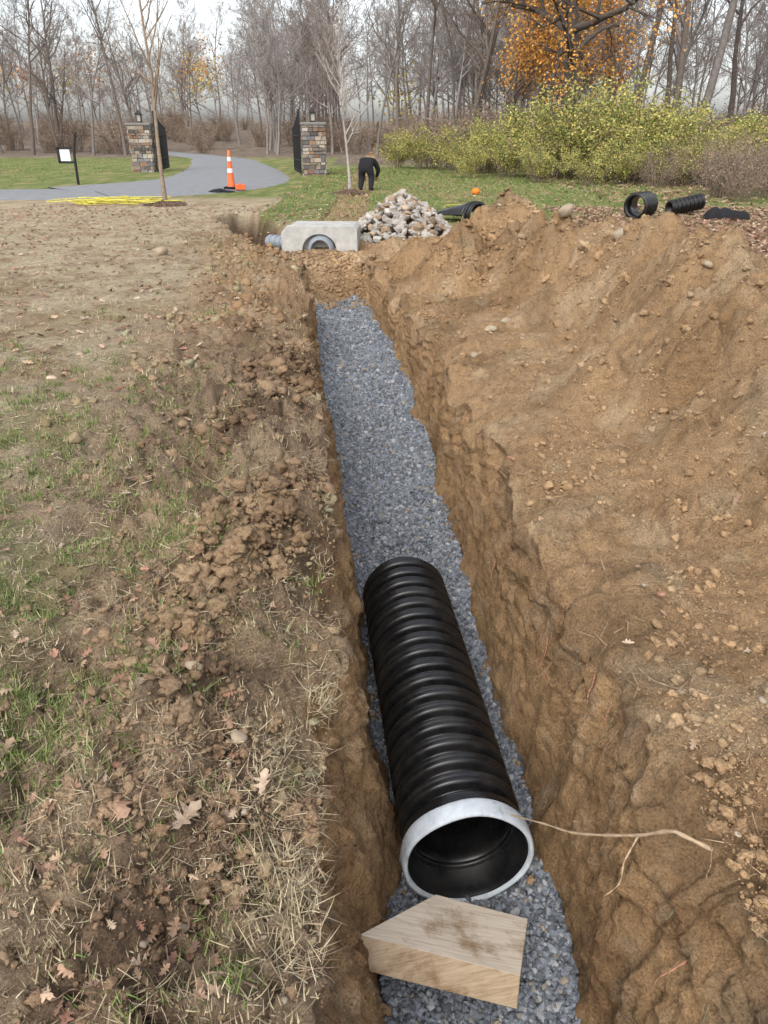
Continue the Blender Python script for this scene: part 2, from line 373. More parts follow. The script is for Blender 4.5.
# ---------------------------------------------------------------- straw, grass, leaves
def blade(bend,segs=3,w=1.0):
    V=[];F=[]
    for i in range(segs+1):
        t=i/segs; ww=w*(1-t**1.5*.9)*.5; V+= [(-ww,t,bend*t*t),(ww,t,bend*t*t)]
        if i<segs: k=2*i; F.append((k,k+1,k+3,k+2))
    return np.array(V,float),np.array(F)
def straw():
    parts=[]
    n=125000
    yy=np.exp(rng.uniform(math.log(.8),math.log(18),n)); xx=lipLs(yy)-rng.uniform(0,1,n)**1.1*(1.0+1.05*yy)
    l,_=zone(xx,yy); dens=(1-.6*l)*(.55+1.5*fbm(xx,yy,2.2,3,91)+.5*fbm(xx,yy,8,2,92))
    k=rng.random(n)<dens; xx=xx[k];yy=yy[k];n=len(xx)
    L=rng.uniform(.02,.085,n)*(1+.03*yy); W=rng.uniform(.0010,.0022,n)*(1+.25*yy)
    T=[blade(b)[0] for b in(.1,-.08,.25,-.2)]; Fb=blade(0)[1]
    a=rng.uniform(0,6.3,n); 
    c=np.array([.48,.395,.26])*rng.uniform(.5,1.2,(n,1)); w=rng.random(n)<.3; c[w]=np.array([.25,.175,.12])
    P=np.stack([xx,yy,H(xx,yy)+.003+rng.uniform(0,.006,n)],-1)
    parts.append(variants(T,Fb,P,eul(a,rng.normal(.06,.14,n),rng.normal(0,.5,n)),np.stack([W,L,L],-1),c))
    n=1200; yy=np.exp(rng.uniform(math.log(.8),math.log(10),n)); xx=lipRs(yy)+rng.exponential(.7,n)
    L=rng.uniform(.03,.10,n);W=rng.uniform(.0012,.0025,n)*(1+.15*yy)
    c=np.array([.30,.22,.14])*rng.uniform(.6,1.4,(n,1)); P=np.stack([xx,yy,H(xx,yy)+.006],-1)
    parts.append(variants(T,Fb,P,eul(rng.uniform(0,6.3,n),rng.normal(.1,.2,n),rng.normal(0,.5,n)),np.stack([W,L,L],-1),c))
    V,F,C=cat(parts); mk('straw',V,F,M_blade,C)
straw()
def tufts(cx,cy,nb,spread,hh,cols,seed=0):
    n=len(cx)*nb
    x=np.repeat(cx,nb)+rng.normal(0,1,n)*np.repeat(spread,nb); y=np.repeat(cy,nb)+rng.normal(0,1,n)*np.repeat(spread,nb)
    h=np.repeat(hh,nb)*rng.uniform(.4,1.2,n)
    T=[blade(b)[0] for b in(.5,.9,-.3,1.3)]; Fb=blade(0)[1]
    c=cols[rng.integers(0,len(cols),n)]*rng.uniform(.65,1.35,(n,1))
    P=np.stack([x,y,H(x,y)-.003],-1)
    dist=np.hypot(x,y)
    S=np.stack([.0030*(1+.18*dist),h,h*.6],-1)
    return variants(T,Fb,P,eul(rng.uniform(0,6.3,n),rng.normal(.7,.4,n),rng.normal(0,.3,n)),S,c)
G=np.array([[.13,.20,.05],[.18,.25,.07],[.10,.15,.04],[.28,.28,.12],[.20,.24,.08]]); Dg=np.array([[.45,.375,.235],[.37,.30,.19],[.50,.43,.29]])
def grass():
    parts=[]
    n=7500; cy=np.exp(rng.uniform(math.log(.85),math.log(10),n)); cx=lipLs(cy)-.12-rng.uniform(0,1,n)*(.7+.9*cy)
    dl=lipLs(cy)-cx
    k=rng.random(n)<np.clip(ss(.25,.85,dl)*(.25+.9*ss(5.5,2.2,cy))*ss(9,5,cy)+.06,0,1)*np.clip(.6+2.6*fbm(cx,cy,1.4,3,95),0,1); cx=cx[k];cy=cy[k]
    parts.append(tufts(cx,cy,22,rng.uniform(.015,.05,len(cx)),rng.uniform(.025,.06,len(cx)),G))
    hx=np.array([-.42,-.38,-.28,-.5,-.35,-.75,-.3,-1.0,-.9,-.45,-.6,-.33]);hy=np.array([1.25,1.45,1.7,1.6,2.3,1.35,2.7,2.2,1.7,3.2,1.9,1.12])
    parts.append(tufts(hx,hy,34,np.full(12,.03),np.full(12,.05),G))
    n=1300; cy=np.exp(rng.uniform(math.log(.85),math.log(14),n)); cx=lipLs(cy)-.05-rng.uniform(0,1,n)*(.5+1.*cy)
    parts.append(tufts(cx,cy,20,rng.uniform(.01,.05,n),rng.uniform(.02,.055,n),Dg))
    parts.append(tufts(np.array([-.25,-.22,-.30,-.22]),np.array([1.18,1.3,1.42,2.05]),60,np.full(4,.03),np.full(4,.08),Dg))
    n=9000; cy=rng.uniform(15.5,42,n); cx=rng.uniform(-2.8,9,n)
    parts.append(tufts(cx,cy,5,np.full(n,.1),np.full(n,.05),G))
    n=4000; cy=rng.uniform(27,58,n); cx=rng.uniform(-38,-12.5,n); parts.append(tufts(cx,cy,4,np.full(n,.15),np.full(n,.06),G))
    V,F,C=cat(parts); mk('grass',V,F,M_blade,C)
grass()
def leaf_t(curl,seed):
    r=random.Random(seed)
    side=[(.0,0),(.03,.12),(.13,.17),(.10,.26),(.09,.32),(.27,.40),(.25,.46),(.11,.50),(.12,.56),(.31,.64),(.27,.70),(.12,.71),(.12,.78),(.18,.86),(.10,.90),(0,1)]
    pts=[(x,y) for x,y in side]+[(-x,y) for x,y in side[::-1][1:-1]]
    pts=[(x*r.uniform(.8,1.2),y+r.uniform(-.02,.02)) for x,y in pts]
    V=[(0,.5,0)]+[(x,y,0) for x,y in pts]
    V=np.array(V); V[:,1]-=.5
    V[:,2]=curl*(V[:,0]**2*2.2+.5*V[:,1]**2)+r.uniform(-.1,.1)*V[:,0]*V[:,1]*3
    n=len(pts); F=[(0,i+1,(i+1)%n+1) for i in range(n)]
    return V,np.array(F)
LT=[leaf_t(c,i)[0] for i,c in enumerate([.9,.5,-.6,1.3,-.9,.2])]; LF=leaf_t(0,0)[1]
LC=np.array([[.34,.22,.145],[.28,.175,.115],[.40,.28,.19],[.23,.145,.10],[.42,.32,.23],[.30,.16,.11]])
def leaves():
    P=[];S=[];C=[]
    def add(x,y,s,c=None,dz=.012):
        x=np.asarray(x,float);y=np.asarray(y,float);n=len(x)
        P.append(np.stack([x,y,H(x,y)+dz],-1)); sz=s*rng.uniform(.7,1.25,n); S.append(np.stack([sz,sz,sz],-1))
        C.append((LC[rng.integers(0,6,n)] if c is None else np.tile(c,(n,1)))*rng.uniform(.7,1.3,(n,1)))
    add([-1.18,-.86,-.88,-.80,-.74,-1.13,-.55,-.35,-1.0,-1.25],[1.78,1.3,2.28,2.16,1.5,2.1,1.5,1.62,1.45,2.6],.10,dz=.025)
    n=800;yy=np.exp(rng.uniform(math.log(.9),math.log(14),n)); add(lipLs(yy)-.2-rng.uniform(0,1,n)*(1*yy),yy,.05)
    n=2800; add(rng.uniform(-9,-1.5,n),rng.uniform(5,21,n),.08)
    n=90;yy=rng.uniform(1,9,n); add(lipRs(yy)+rng.uniform(.05,2,n),yy,.05)
    n=17000; xx=rng.uniform(2.6,12,n); yy=rng.uniform(4.5,20,n); k=(mound(xx,yy)<.10)&(xx-.05*yy>2.9)&(fbm(xx,yy,.8,3,97)>-.45); add(xx[k],yy[k],.12,dz=.02)
    n=3500; add(rng.uniform(-3,9,n),rng.uniform(16,40,n),.10)
    n=6000; xx=rng.uniform(6,22,n); add(xx,rng.uniform(18,45,n),.16)
    P_=np.concatenate(P);S_=np.concatenate(S);C_=np.concatenate(C);n=len(P_)
    V,F,Cc=variants(LT,LF,P_,eul(rng.uniform(0,6.3,n),rng.normal(0,.3,n),rng.normal(0,.3,n)),S_,C_)
    mk('fallen_leaves',V,F,M_leaf,Cc)
leaves()
# ---------------------------------------------------------------- tubes / trees
def tube(V,F,C,pts,rad,n,col):
    pts=[np.asarray(p,float) for p in pts]; base=len(V); m=len(pts); prevu=None
    for i,p in enumerate(pts):
        d_=pts[min(i+1,m-1)]-pts[max(i-1,0)]; L=math.sqrt(float(d_@d_))+1e-9; d_=d_/L
        if prevu is None:
            ref=np.array([1.,0,0]) if abs(d_[0])<.8 else np.array([0,1.,0]); u_=np.array([d_[1]*ref[2]-d_[2]*ref[1],d_[2]*ref[0]-d_[0]*ref[2],d_[0]*ref[1]-d_[1]*ref[0]])
        else: u_=prevu-d_*float(prevu@d_)
        u_=u_/(math.sqrt(float(u_@u_))+1e-9); prevu=u_
        w_=np.array([d_[1]*u_[2]-d_[2]*u_[1],d_[2]*u_[0]-d_[0]*u_[2],d_[0]*u_[1]-d_[1]*u_[0]])
        for k in range(n):
            a_=2*math.pi*k/n; q=p+rad[i]*(math.cos(a_)*u_+math.sin(a_)*w_); V.append((q[0],q[1],q[2])); C.append(col)
        if i:
            for k in range(n):
                k2=(k+1)%n; o=base+(i-1)*n; F.append((o+k,o+k2,o+n+k2,o+n+k))
def tree(seed,h,r0,kids=(13,6,5,4),first=.3,up=.35,spread=1.0,col=(.13,.108,.092),twig=.008,lf=(.42,.5,.5,.5),wig=.12,sides=(8,5,3,3,3),lean=.03):
    rd=random.Random(seed); V=[];F=[];C=[];tips=[]
    def br(p,dr,L,r,lev):
        ns=(9,6,4,2,2)[lev]; pts=[p];rad=[r*(1.35 if lev==0 else 1)]; dirs=[dr]
        for i in range(ns):
            w=wig*(1.3 if lev else .45)
            dr=dr+np.array([rd.gauss(0,w),rd.gauss(0,w),rd.gauss(0,w)+up*.12*(1 if lev else .5)]); dr=dr/np.sqrt(dr@dr)
            p=p+dr*L/ns; t=(i+1)/ns; pts.append(p); rad.append(max(r*(1-t*(.8 if lev else .85)),twig*.5)); dirs.append(dr)
        v=1+.1*lev+rd.uniform(-.12,.12); cc=tuple(c*v for c in col)
        tube(V,F,C,pts,rad,sides[lev],cc)
        if lev>=len(kids): tips.append(p); return
        nk=kids[lev]
        for j in range(nk):
            t=(first if lev==0 else .2)+(1-(first if lev==0 else .2))*(j+rd.random())/nk
            f=t*ns; i0=min(int(f),ns-1); q=pts[i0]+(pts[i0+1]-pts[i0])*(f-i0); rr=rad[i0]+(rad[i0+1]-rad[i0])*(f-i0)
            D=dirs[i0+1]; a_=rd.uniform(0,6.283)
            ref=np.array([math.cos(a_),math.sin(a_),rd.uniform(-.1,.5)]) if lev==0 else np.array([rd.gauss(0,1),rd.gauss(0,1),rd.gauss(.25,1)])
            ref=ref-D*(ref@D)*.8; ref/=np.sqrt(ref@ref)+1e-6
            nd=D*rd.uniform(.5,.9)+ref*spread*rd.uniform(.6,1.0); nd/=np.sqrt(nd@nd)
            ln=L*lf[lev]*rd.uniform(.7,1.2)*((1.15-.75*t) if lev==0 else (1.1-.5*t))
            br(q,nd,ln,max(min(rr*.7,r*.55),twig),lev+1)
    br(np.zeros(3),np.array([rd.gauss(0,lean),rd.gauss(0,lean),1.]),h,r0,0)
    return np.array(V),np.array(F),np.array(C),np.array(tips)
Tm=[];Tf=[]
for i in range(7):
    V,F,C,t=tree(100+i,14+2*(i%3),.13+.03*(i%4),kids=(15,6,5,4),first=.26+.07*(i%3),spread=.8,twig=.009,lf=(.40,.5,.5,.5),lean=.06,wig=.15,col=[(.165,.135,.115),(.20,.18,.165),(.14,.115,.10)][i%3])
    Tm.append(mk('bare_tree_mesh',V,F,M_bark,C,True,link=False))
for i in range(6):
    V,F,C,t=tree(300+i,11+1.5*(i%3),.10+.02*(i%3),kids=(14,6,5,4),first=.22+.05*(i%3),spread=.8,twig=.014,lf=(.42,.5,.5,.5),lean=.05,wig=.14,sides=(6,4,3,3,3),col=[(.22,.185,.165),(.26,.235,.22),(.19,.16,.14)][i%3])  # bark paler than the near set: distance haze painted into the colour
    Tf.append(mk('hazed_tree_mesh',V,F,M_bark,C,True,link=False))
def leafcloud(pts,per,rad,size,cols,name,parent=None,link=True):
    n=len(pts)*per; P=np.repeat(pts,per,0)+rng.normal(0,rad,(n,3))
    T=[np.array([[-.5,0,0],[0,-.35,.08],[.5,0,0],[0,.35,.08]]),np.array([[-.5,0,.1],[0,-.3,0],[.5,0,.1],[0,.4,0]])]
    c=cols[rng.integers(0,len(cols),n)]*rng.uniform(.6,1.35,(n,1)); S=np.repeat((size*rng.uniform(.6,1.3,n))[:,None],3,1)
    V,F,C=variants(T,np.array([[0,1,2,3]]),P,eul(rng.uniform(0,6.3,n),rng.uniform(0,6.3,n),rng.uniform(0,6.3,n)),S,c)
    return mk(name,V,F,M_fol,C,False,link,parent)
forest=empty('forest')
k=0
def ft(x,y,s=1,L=Tm):
    global k
    addme('bare_tree_%d'%k,L[k%len(L)],forest,(x,y,float(H(x,y))-.1),(0,0,random.uniform(0,6.3)),(s,s,s*random.uniform(.9,1.15))); k+=1
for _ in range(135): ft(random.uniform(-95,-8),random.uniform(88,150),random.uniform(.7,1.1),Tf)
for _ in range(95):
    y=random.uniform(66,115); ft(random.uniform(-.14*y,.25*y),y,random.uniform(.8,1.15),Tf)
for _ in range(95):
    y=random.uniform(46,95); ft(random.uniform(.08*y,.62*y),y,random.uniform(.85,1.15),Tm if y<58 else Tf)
for _ in range(18):
    y=random.uniform(62,80); ft(random.uniform(-.5*y,-.28*y),y,random.uniform(.6,.85))
for x,y,s in [(13.0,38,1.25),(14.6,40,1.3),(12.2,44,1.2),(17.8,36,1.1),(-.5,58,.75),(2.5,50,.8),(5,48,.9)]: ft(x,y,s)
rust=np.array([[.46,.20,.07],[.40,.22,.08],[.52,.26,.08],[.34,.14,.07]])
yel=np.array([[.48,.38,.10],[.42,.31,.10]])
def canopy(name,x,y,zc,r,n,cols,size=.3):
    p=rng.normal(0,1,(n,3)); p/=np.linalg.norm(p,axis=1)[:,None]; p*=rng.uniform(.3,1,(n,1))*r
    p=p*(1+.5*fbm(p[:,0]*1.3,p[:,1]+p[:,2],.6,3,3))[:,None]
    leafcloud(p+np.array([x,y,zc]),7,.6,size,cols,name,forest)
for i in range(8): 
    y=rng.uniform(80,110); canopy('leaf_clump_%d'%i,rng.uniform(-.55,-.2)*y,y,rng.uniform(3,8),rng.uniform(1.5,3),34,[rust,yel][i%2],.25)
canopy('leaf_clump_r1',20.5,38,5.5,2.2,60,rust,.18); canopy('leaf_clump_r2',23,36,3.0,2.2,60,rust,.18); canopy('leaf_clump_r3',1.5,75,4,2.,30,yel)
# oak
oak=empty('oak_tree',(7.9,36.5,0))
V,F,C,t=tree(5,11,.40,kids=(12,7,5,4),first=.30,spread=1.35,lf=(.75,.5,.5,.5),wig=.2,twig=.012,col=(.10,.082,.07),up=.25)
mk('trunk_and_limbs',V,F,M_bark,C,True,parent=oak)
sel=t[(t[:,2]>2.2)&(t[:,2]<8)]; sel=sel[fbm(sel[:,0],sel[:,2]+sel[:,1],.9,2,3)>.0][:420]
orange=np.array([[.62,.26,.055],[.56,.29,.065],[.48,.20,.05],[.64,.37,.10]])
leafcloud(sel,8,.25,.12,orange,'leaves',oak)
def maple(x,y,h,sd,lo):
    V,F,C,t=tree(sd,h,.14,kids=(13,6,5),first=.2,spread=1,twig=.012); 
    ot=empty('orange_maple_tree',(x,y,0)); mk('trunk_and_limbs',V,F,M_bark,C,True,parent=ot); tt=t[t[:,2]>lo]; tt=tt[fbm(tt[:,0],tt[:,2],.8,2,8)>-.3]; leafcloud(tt,20,.36,.13,orange,'leaves',ot)
maple(8.6,41,9,6,1.5); maple(6.4,42,8.5,16,1.8)
def sapling(name,x,y,h,r,seed,col,kids,first,sp=.6):
    V,F,C,t=tree(seed,h,r,kids=kids,first=first,spread=sp,twig=.004,col=col,lf=(.36,.5,.5,.5),wig=.06,up=.9)
    e=empty(name,(x,y,float(H(x,y))-.03)); mk('trunk_and_limbs',V,F,M_bark,C,True,parent=e)
    n=500; a=rng.uniform(0,6.3,n); rr=.55*np.sqrt(rng.random(n)); P=np.stack([rr*np.cos(a),rr*np.sin(a),.03+.08*(1-rr/.55)],-1)
    s_=rng.uniform(.015,.04,n); V,F,C=variants([angular(3),angular(4)],F1,P,eul(a,a,a),np.stack([s_,s_*2,s_*.6],-1),np.tile([.16,.11,.08],(n,1))*rng.uniform(.6,1.4,(n,1)))
    mk('mulch_ring',V,F,M_clod,C,parent=e)
sapling('sapling_tree',-5.57,20.8,6.6,.055,31,(.27,.21,.155),(17,6,4),.32,.75)
sapling('sapling_tree',-1.03,24.9,4.4,.045,33,(.42,.38,.35),(18,6,4),.3,.8)
# shrubs
def shrub_me(seed,w,h,cols,nl,size,stems=16):
    rd=random.Random(seed);V=[];F=[];C=[];tp=[]
    for s_ in range(stems):
        a_=rd.uniform(0,6.28);o=np.array([math.cos(a_)*rd.uniform(0,.25)*w,math.sin(a_)*rd.uniform(0,.25)*w,0]); L=h*rd.uniform(.6,1.25); ow=rd.uniform(.1,.6)*w
        pts=[o+np.array([math.cos(a_)*ow*t**1.6,math.sin(a_)*ow*t**1.6,L*(t-.22*t*t*ow/w*2)]) for t in np.linspace(0,1,7)]
        tube(V,F,C,pts,[.018*(1-.8*t) for t in np.linspace(0,1,7)],4,(.2,.15,.115))
        for _ in range(14):
            i_=rd.randint(2,6); q=pts[i_]; e_=q+np.array([rd.gauss(0,.22),rd.gauss(0,.22),rd.gauss(.14,.2)])*w*.5
            tube(V,F,C,[q,(q+e_)/2+np.array([0,0,.04]),e_],[.007,.005,.003],3,(.22,.165,.13)); tp+= [e_,(q+e_)/2]
    m1=(np.array(V),np.array(F),np.array(C)); tp=np.array(tp)
    per=max(1,nl//len(tp)) if nl else 0
    if per:
        dens=np.clip(1+1.6*fbm(tp[:,0]+seed,tp[:,1]+tp[:,2],1.4,2,seed),.15,2)
        cnt=np.maximum(1,(per*dens).astype(int)); P=np.repeat(tp,cnt,0); n=len(P); P=P+rng.normal(0,.09*w*.5,(n,3)); P[:,2]=np.abs(P[:,2])
        T=np.array([[-.5,0,0],[0,-.32,.1],[.5,0,0],[0,.32,.1]])
        cl=np.repeat(rng.integers(0,len(cols),len(tp)),cnt)
        mixm=rng.random(n)<.4; cl[mixm]=rng.integers(0,len(cols),mixm.sum())
        c=cols[cl]*rng.uniform(.6,1.35,(n,1)); S=np.repeat((size*rng.uniform(.6,1.3,n))[:,None],3,1)
        m2=inst(T,np.array([[0,1,2,3]]),P,eul(rng.uniform(0,6.3,n),rng.uniform(0,6.3,n),rng.uniform(0,6.3,n)),S,c)
        m1=cat([m1,m2])
    return mk('shrub_mesh',m1[0],m1[1],M_fol,m1[2],False,link=False)
yg=np.array([[.34,.34,.10],[.46,.41,.13],[.24,.27,.075],[.50,.41,.14],[.19,.22,.07]])
br_=np.array([[.30,.20,.14],[.27,.16,.11],[.34,.26,.18],[.23,.17,.13],[.26,.26,.13]])
SY=[shrub_me(i,2.3,2.3,yg,5500,.08) for i in range(4)]
SB=[shrub_me(20+i,2.2,1.9,br_,1300,.07,28) for i in range(4)]
spots=[(.6,42,.65),(1.9,41,.75),(3.0,39,.8),(3.6,36,.75),(4.6,37,.85),(5.0,33.5,.8),(6.3,32.5,1.15),(7.6,31.5,1.3),(8.8,31,1.2),(7.0,34,1.3),(9.9,30.5,1.05),(5.6,30.0,.55),(8.4,29.2,.65),(11.2,32.0,1.15),(12.8,31.5,1.0),(10.8,36,1.1),(3.4,33,.5),(7.2,28.6,.5),(9.8,28.5,.6),(11.2,28.5,.6),(12.4,29.5,.8),(14.5,31,.9)]
for j,(x,y,s_) in enumerate(spots): addme('shrub',SY[j%4],None,(x,y,float(H(x,y))-.05),(0,0,random.uniform(0,6)),(s_*1.1,s_*1.1,s_))
th=empty('thicket')
for j in range(125):
    if j<60: y=random.uniform(20,33); x=random.uniform(8.2+.12*(y-21),19); s_=random.uniform(.4,.8)
    elif j<90: y=random.uniform(38,52); x=random.uniform(.05*y,.6*y); s_=random.uniform(.8,1.35)
    else: y=random.uniform(50,75); x=random.uniform(-.02*y,.5*y); s_=random.uniform(1,1.7)
    addme('brush_%d'%j,SB[j%4],th,(x,y,float(H(x,y))-.05),(0,0,random.uniform(0,6)),(s_*1.2,s_*1.2,s_))
for j in range(75):
    y=random.uniform(66,135); x=random.uniform(-.62*y,.05*y); s_=random.uniform(.5,1.5)
    addme('far_brush_%d'%j,SB[j%4],th,(x,y,float(H(x,y))-.05),(0,0,random.uniform(0,6)),(s_*1.5,s_*1.5,s_*random.uniform(.7,1.5)))
# ---------------------------------------------------------------- driveway
Nn=np.array([(-40,19),(-10.5,22.2),(-7.8,22.7),(-5.9,23.8),(-4.3,26.2),(-3.6,31),(-4.7,38),(-7.2,48.7),(-10,57.7),(-22,80)],float)
Ff=np.array([(-42,23),(-12.4,26.2),(-11.2,27.4),(-10.1,29.2),(-9.2,31),(-8.8,33.5),(-9.7,41),(-12,52),(-14.5,60),(-26,83)],float)
def cr(P,m=14):
    out=[];n=len(P)
    for i in range(n-1):
        p0,p1,p2,p3=P[max(i-1,0)],P[i],P[i+1],P[min(i+2,n-1)]
        if i==0: 
            for t in np.linspace(0,1,m,endpoint=False): out.append(p1+(p2-p1)*t)
            continue
        for t in np.linspace(0,1,m,endpoint=False): out.append(.5*((2*p1)+(-p0+p2)*t+(2*p0-5*p1+4*p2-p3)*t*t+(-p0+3*p1-3*p2+p3)*t**3))
    out.append(P[-1]); return np.array(out)
A=cr(Nn);Bq=cr(Ff); W=12
V=[];F=[]
for i in range(len(A)):
    for j in range(W+1):
        p=A[i]+(Bq[i]-A[i])*j/W; zc=.03+.03*math.sin(math.pi*j/W)
        if j==0 or j==W: p=p+np.array([.06*math.sin(i*1.9),.05*math.sin(i*2.7)]); zc=.0
        V.append((p[0],p[1],max(float(H(p[0],p[1])),-.02)+zc))
    if i:
        for j in range(W): o=(i-1)*(W+1)+j; F.append((o,o+W+1,o+W+2,o+1))
mk('driveway',V,F,M_asph,None,True)
# ---------------------------------------------------------------- stone pillars
def boxes(name,L,mat,parent,bev=.0):
    L=np.array(L,float); n=len(L)
    Vv,Ff_,_=inst(CUBE,CF,L[:,:3],np.tile(np.eye(3),(n,1,1)),L[:,3:],np.zeros((n,3)))
    ob=mk(name,Vv,Ff_,mat,None,False,True,parent)
    if bev:
        md=ob.modifiers.new('b','BEVEL'); md.width=bev; md.segments=2
    return ob
def pillar(x,y,rot=0):
    e=empty('stone_pillar',(x,y,float(H(x,y))-.03),(0,0,rot))
    boxes('core',[(0,0,.95,.74,.74,1.9)],mat_plain('mortar',(.07,.06,.05),.95),e)
    P=[];S=[];C=[];z=0.0;w=.92
    cols=np.array([[.25,.20,.155],[.17,.145,.13],[.34,.28,.22],[.11,.10,.09],[.24,.15,.10],[.20,.19,.19],[.38,.34,.29]])
    while z<1.9:
        h=random.uniform(.09,.19); h=min(h,1.93-z)
        for side in range(4):
            u_=-w/2
            while u_<w/2-.03:
                l=min(random.uniform(.14,.36),w/2-u_)
                cx=u_+l/2; dep=.10+random.uniform(0,.05)
                loc={0:(cx,-w/2+.02,0),1:(w/2-.02,cx,0),2:(cx,w/2-.02,0),3:(-w/2+.02,cx,0)}[side]
                P.append((loc[0],loc[1],z+h/2)); S.append((l-.015,dep,h-.015) if side%2==0 else (dep,l-.015,h-.015)); C.append(cols[random.randrange(7)]*random.uniform(.7,1.2)); u_+=l
        z+=h
    P=np.array(P);S=np.array(S);C=np.array(C); Vv,Fv,Cv=inst(CUBE,CF,P,np.tile(np.eye(3),(len(P),1,1)),S,C); Vv=Vv+rng.normal(0,.006,Vv.shape)
    mk('stones',Vv,Fv,M_rock,Cv,parent=e)
    boxes('capstone',[(0,0,1.98,1.08,1.08,.1)],mat_plain('capstone',(.20,.19,.18),.9),e,.02)
    boxes('lantern_frame',[(0,0,2.06,.2,.2,.05)]+[(a_,b_,2.22,.025,.025,.28) for a_ in(-.1,.1) for b_ in(-.1,.1)]+[(0,0,2.37,.26,.26,.03)],M_iron,e)
    boxes('lantern_glass',[(0,0,2.22,.15,.15,.26)],M_glass,e)
    bm=bmesh.new(); bmesh.ops.create_cone(bm,cap_ends=True,segments=4,radius1=.2,radius2=.02,depth=.16,matrix=Matrix.Translation((0,0,2.47))@Matrix.Rotation(math.pi/4,4,'Z')); me=bpy.data.meshes.new('roof'); bm.to_mesh(me);bm.free(); me.materials.append(M_iron); addme('lantern_roof',me,e)
pillar(-10.9,38,.1); pillar(-2.95,35.4,.1)
def gate(x,y,rot):
    e=empty('iron_gate',(x,y,float(H(x,y))),(0,0,rot)); L=[];n=22;w=3.0
    top=lambda t: 1.75+.65*(1-t)**1.5
    for i in range(n+1):
        t=i/n; h=top(t); s_=.07 if i in(0,n) else .024; L.append((t*w,0,h/2+.06,s_,s_,h))
    for z_ in(.15,.55,1.5): L.append((w/2,0,z_,w,.035,.045))
    boxes('bars',L,M_iron,e)
    V=[];F=[];C=[]; tube(V,F,C,[(t*w,0,top(t)+.06) for t in np.linspace(0,1,16)],[.03]*16,6,(0,0,0)); mk('top_rail',V,F,M_iron,None,True,parent=e)
gate(-10.25,38.0,1.68); gate(-3.55,35.5,1.76)
# ---------------------------------------------------------------- pipes
def revolve(name,prof,mat,parent=None,n=96,jit=None,smooth=True):
    V=[];F=[];m=len(prof)
    for i,(s_,r_) in enumerate(prof):
        for k_ in range(n):
            a_=2*math.pi*k_/n; V.append((r_*math.cos(a_),s_+(jit(i,a_) if jit else 0),r_*math.sin(a_)))
    for i in range(m-1):
        for k_ in range(n):
            k2=(k_+1)%n; F.append((i*n+k_,i*n+k2,(i+1)*n+k2,(i+1)*n+k_))
    return mk(name,V,F,mat,None,smooth,True,parent)
def corrug(L,s0=0.,R_=.26,pitch=.105):
    P=[];s_=s0; k_=R_/.262; q=pitch/.105
    while s_+pitch<=s0+L+1e-6:
        for a_,r_ in[(0,.214),(.006,.213),(.018,.213),(.024,.215),(.028,.226),(.031,.243),(.035,.2535),(.041,.2585),(.048,.2600),(.056,.2545),(.062,.2515),(.068,.2545),(.077,.2600),(.084,.2585),(.090,.2535),(.094,.243),(.097,.226),(.101,.2155)]: P.append((s_+a_*q,r_*k_))
        s_+=pitch
    return P,s_
def place_y(ob,p,q):
    d_=(Vector(q)-Vector(p)).normalized(); ob.location=p; ob.rotation_euler=d_.to_track_quat('Y','Z').to_euler()
pipe=empty('corrugated_drain_pipe'); place_y(pipe,(.335,2.08,-.885),(.110,4.07,-.845))
prof=[(.0,.240),(-.004,.245),(.0,.254),(.10,.254),(.112,.251),(.118,.235),(.122,.216)]
cp,e_=corrug(1.80,.125,.258)
prof+=cp+[(e_,.216),(e_+.02,.236),(e_+.03,.226)]
inner=[]
s_=e_
while s_>.16: 
    inner+=[(s_,.209),(s_-.03,.208),(s_-.05,.201),(s_-.075,.201)]; s_-=.105
inner+=[(.14,.210),(.12,.228),(.02,.233),(.0,.240)]
revolve('barrel',prof+inner,M_black,pipe)
col_=[(.062,.255),(.061,.262),(.054,.266),(.03,.267),(.0,.266),(-.014,.263),(-.02,.255),(-.017,.248),(-.006,.244),(.03,.242),(.06,.2415)]
revolve('white_bell_collar',col_,M_white,pipe,jit=lambda i,a_:.003*math.sin(5*a_+i))
def shortpipe(name,p,q,L,R_,mat=M_black):
    e=empty(name); place_y(e,p,q); P,s1=corrug(L,0,R_); P=P+[(s1,R_*.82),(s1,R_*.78),(0,R_*.78),(0,R_*.82)]; revolve('barrel',P,mat,e,64); return e
hz=float(H(5.6,17.6))
shortpipe('corrugated_pipe_section',(5.35,17.4,.26+hz),(6.1,18.3,.26+hz),.63,.27)
hz=float(H(6.7,18.1))
shortpipe('corrugated_pipe_section',(6.3,18.0,.15+hz),(7.2,18.3,.3+hz),.84,.17)
fe=empty('flared_pipe_end',(1.62,16.9,float(H(1.62,16.9))+.10),(0,0,.5))
V=[];F=[]
for i in range(13):
    t=i/12; w=.26+.30*t**1.5; hh=.26*(1-t)**.8+.02
    for j in range(17):
        a_=math.pi*j/16; V.append((w*math.cos(a_),.9*t-.4,max(.015,hh*math.sin(a_)*(1 if t<.9 else .8))))
    if i:
        for j in range(16): o=(i-1)*17+j; F.append((o,o+1,o+18,o+17))
ob=mk('flared_shell',V,F,M_black,None,True,parent=fe); md=ob.modifiers.new('s','SOLIDIFY'); md.thickness=.02
P,s1=corrug(.21,-.62,.26); revolve('collar',P,M_black,fe,48).location=(0,0,.05)
boxes('yellow_strap',[(0,.12,.20,.7,.03,.012)],M_yel,fe,.004)
